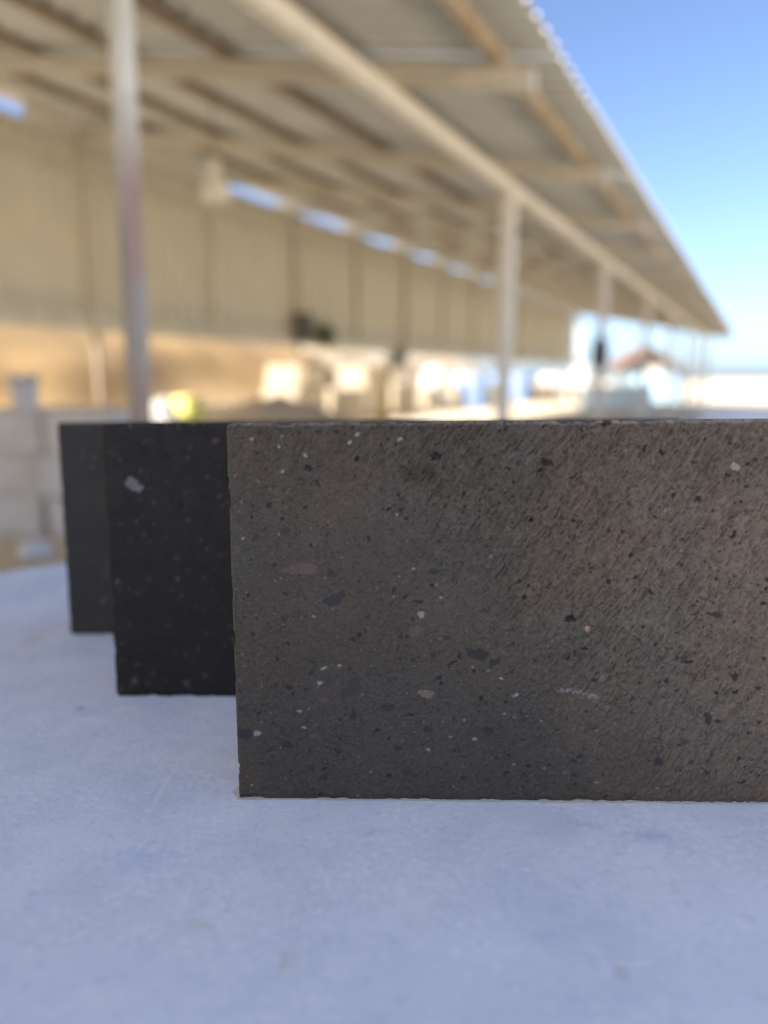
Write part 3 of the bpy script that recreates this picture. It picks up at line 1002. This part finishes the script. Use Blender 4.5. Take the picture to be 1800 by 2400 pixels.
# timber prop standing in for a dark gap at the rear wall
pr = thing('gap_prop', 'brown timber prop with a dark head, standing in for a dark gap at the rear wall', 'prop', st(16.4, -8.5, 0), -THETA)
pm = tube_mesh('pole', (0, 0, 0), (0.04, 0.05, 1.28), 0.16, 14)
add('pole', pm, pr, M['timber'])
add('brace', tube_mesh('brace', (0.04, 0.05, 1.26), (0.22, 0.2, 1.68), 0.10, 14), pr, M['timber'])
hd = lump('head', None, None, (0.24, 0.22, 1.52), (0.5, 0.5, 0.46), M['dark'], 3)
hd.parent = pr

# stone stacks out in the sun beyond the rear wall
cg = 'cream cut stones stacked in the sun beyond the rear wall'
spots = [(15.6, -10.6, 0, 1.3, 1.1, 1.0), (15.7, -10.6, 1, 1.2, 1.0, 0.55), (18.2, -11.0, 0, 1.5, 1.2, 0.95), (20.3, -11.2, 0, 1.4, 1.1, 0.85), (20.3, -11.2, 1, 1.3, 1.0, 0.75), (23.0, -11.6, 0, 1.6, 1.2, 1.0),
         (25.6, -11.8, 0, 1.5, 1.2, 0.9), (29.0, -12.0, 0, 1.8, 1.2, 1.0), (33.0, -12.0, 0, 1.8, 1.3, 0.95), (38.5, -11.0, 0, 2.0, 1.4, 0.95)]
low = {}
STACK = ['cream cut stone on the ground beyond the wall, left of the timber prop', 'cream cut stone lying on another, left of the timber prop', 'cream cut stone on the ground behind the timber prop',
         'cream cut stone under another, just right of the timber prop', 'cream cut stone lying on another, just right of the timber prop', 'long cream cut stone right of the two stacked ones beyond the wall',
         'cream cut stone beside the white bulk bag beyond the wall', 'cream cut stone left of the blue tarp beyond the wall', 'cream cut stone between the two blue tarps beyond the wall', 'cream cut stone right of the wide blue tarp']
for s, t, lev, a, b, hgt in spots:
    z = 0
    if lev:
        z = low[round(s)] + 0.004 if round(s) in low else 0.954
    else:
        low[round(s)] = hgt
    lab = STACK.pop(0)
    block_obj('cream_stone', lab, 'stone', st(s, t, z), (a, b, hgt), -THETA + R(random.uniform(-25, 5)), M['creamstone'], cg + (', upper ones' if lev else ''), 0.03)

lump('bulk_bag', 'white bulk bag beyond the rear wall between pale stones and blue tarp', 'bag', st(26.5, -11.4, 0), (1.1, 1.0, 1.65), M['white'], 21, None, 0.6)
lump('bulk_bag', 'white bulk bag right of the second square post, below the wall end', 'bag', st(40.5, -10.4, 0), (1.5, 1.4, 1.5), M['white'], 22, None, 0.6)
lump('bulk_bag', 'tall white bulk bag at the end of the rear wall, beside the dark hung bag', 'bag', st(41.6, -9.1, 0), (1.1, 1.1, 1.95), M['white'], 23, None, 0.6)


def tarp(name, label, loc, size, rz, m, seed):
    lx, ly, lz = size
    n = 36
    a = np.linspace(-1, 1, n)
    X, Y = np.meshgrid(a, a)
    rad = np.maximum(np.abs(X), np.abs(Y))
    drop = smooth(0.55, 0.75, rad)
    Z = lz * (1 - drop) + 0.08 * (fbm(X * 3, Y * 3, 3, seed) - 0.5)
    fold = 0.05 * np.sin(14 * np.arctan2(Y, X)) * smooth(0.7, 1, rad)
    k = np.where(rad > 0.6, 0.6 + (rad - 0.6) * 0.25, rad) / np.maximum(rad, 1e-6) + fold
    Z = np.maximum(Z, 0.0)
    o = add(name, grid_mesh(name, X * k * lx / 1.4, Y * k * ly / 1.4, Z), None, m)
    o.location = loc
    o.rotation_euler = (0, 0, rz)
    md = o.modifiers.new('thickness', 'SOLIDIFY')
    md.thickness = 0.01
    return tag(o, label, 'tarp')


tarp('tarp', 'blue tarp over a pile left of the second square post, beyond the wall', st(29.3, -11.0, 0), (1.5, 1.3, 1.45), -THETA, M['blue'], 51)
tarp('tarp', 'wide blue tarp over a pile right of the second square post', st(37.5, -11.9, 0), (2.6, 1.8, 1.5), -THETA, M['blue'], 52)
tarp('tarp', 'pale blue tarp over a low pile below the dark hung bag', st(33.0, -5.6, 0), (3.2, 1.8, 0.95), -THETA, M['skyblue'], 53)
tarp('tarp', 'pale blue tarp over a pile in front of the terracotta roofed hut', st(46.0, -5.6, 0), (3.0, 2.2, 1.5), -THETA, M['paleblue'], 54)

# hut with a terracotta roof far behind the shed
hut = thing('hut', 'small pale hut with terracotta gable roof far beyond the shed', 'hut', st(63.3, -7.9, 0), 0)
hut.scale = (1.35, 1.0, 1.12)
add('wall', box_mesh('wall', -1.6, 1.6, 0.2, 4.0, 0, 2.15), hut, M['hutwall'])
gb = bpy.data.meshes.new('gable')
gb.from_pydata([(-1.6, 0.2, 2.153), (1.6, 0.2, 2.153), (-0.35, 0.2, 3.2), (-1.6, 4.0, 2.153), (1.6, 4.0, 2.153), (-0.35, 4.0, 3.2)], [], [(0, 1, 2), (5, 4, 3), (0, 2, 5, 3), (2, 1, 4, 5), (1, 0, 3, 4)])
add('gable', gb, hut, M['terracotta'])
for x0_, z0_, x1_, z1_ in ((-2.0, 1.9, -0.35, 3.28), (-0.35, 3.28, 2.0, 1.2)):
    me = bpy.data.meshes.new('roof')
    vs = []
    for y in (-0.4, 4.4):
        vs += [(x0_, y, z0_), (x1_, y, z1_), (x1_, y, z1_ + 0.16), (x0_, y, z0_ + 0.16)]
    me.from_pydata(vs, [], [(0, 1, 2, 3), (7, 6, 5, 4), (0, 4, 5, 1), (1, 5, 6, 2), (2, 6, 7, 3), (3, 7, 4, 0)])
    add('roof', me, hut, M['terracotta'])
add('door', box_mesh('door', -0.4, 0.4, 0.15, 0.198, 0.02, 1.9), hut, M['girt'])

# dark bag hanging on the third front post
lump('hanging_bag', 'dark bag hanging high on a cream post near the open end', 'bag', st(11.95, -2.33, EYE + 0.15), (0.25, 0.22, 0.52), M['darkcloth'], 61, None, 0.8)

# dark box and green plant at the foot of the cladding
cab = thing('switch_box', 'dark grey switch box fixed to a rear column beside the green plant', 'switch box', st(12.15, TW + 0.11, EYE + 0.72), -THETA)
add('case', box_mesh('case', 0, 0.16, -0.2, 0.2, 0, 0.55, 0.012, 2), cab, M['dark'])
add('door', box_mesh('door', 0.163, 0.178, -0.18, 0.18, 0.02, 0.53, 0.004, 1), cab, M['dark'])
plant = thing('hanging_plant', 'small green plant hanging on the rear wall beside the switch box', 'plant', st(13.05, TW + 0.02, EYE + 0.62), -THETA)
vs, fs = [], []
for i in range(420):
    c = Vector((abs(random.gauss(0, 0.09)) + 0.05, random.gauss(0, 0.16), 0.28 + random.gauss(0, 0.12)))
    q = Vector((random.gauss(0, 1), random.gauss(0, 1), random.gauss(0, 1))).normalized().to_track_quat('Z', 'Y')
    l = random.uniform(0.03, 0.06)
    b0 = len(vs)
    vs += [c + q @ Vector(p) for p in ((-l, 0, 0), (0, -l * 0.45, 0), (l, 0, 0.01), (0, l * 0.45, 0))]
    fs.append((b0, b0 + 1, b0 + 2, b0 + 3))
me = bpy.data.meshes.new('foliage')
me.from_pydata(vs, [], fs)
add('foliage', me, plant, M['leaf'])
add('pot', lathe_mesh('pot', [(0.001, 0.06), (0.07, 0.06), (0.1, 0.22), (0.09, 0.22), (0.06, 0.1)]), plant, M['terracotta']).location = (0.13, 0, 0)

# second table further along, outside the front posts
t2 = thing('stone_table', 'another pale grey table further off at the right, bluish in shade', 'table', st(10.9, -0.1, 0), -THETA)
add('tabletop', box_mesh('tabletop', -0.6, 2.6, -0.9, 0.9, 0.70, 0.76, 0.006, 2), t2, M['table'])
for x in (-0.45, 2.45):
    for y in (-0.75, 0.75):
        add('leg', box_mesh('leg', x - 0.04, x + 0.04, y - 0.04, y + 0.04, 0, 0.698), t2, M['girt'])
lump('pale_stone', 'pale rough stone on the far right table', 'stone', st(11.0, 0.25, 0.763), (0.30, 0.26, 0.1), M['creamstone'], 71)
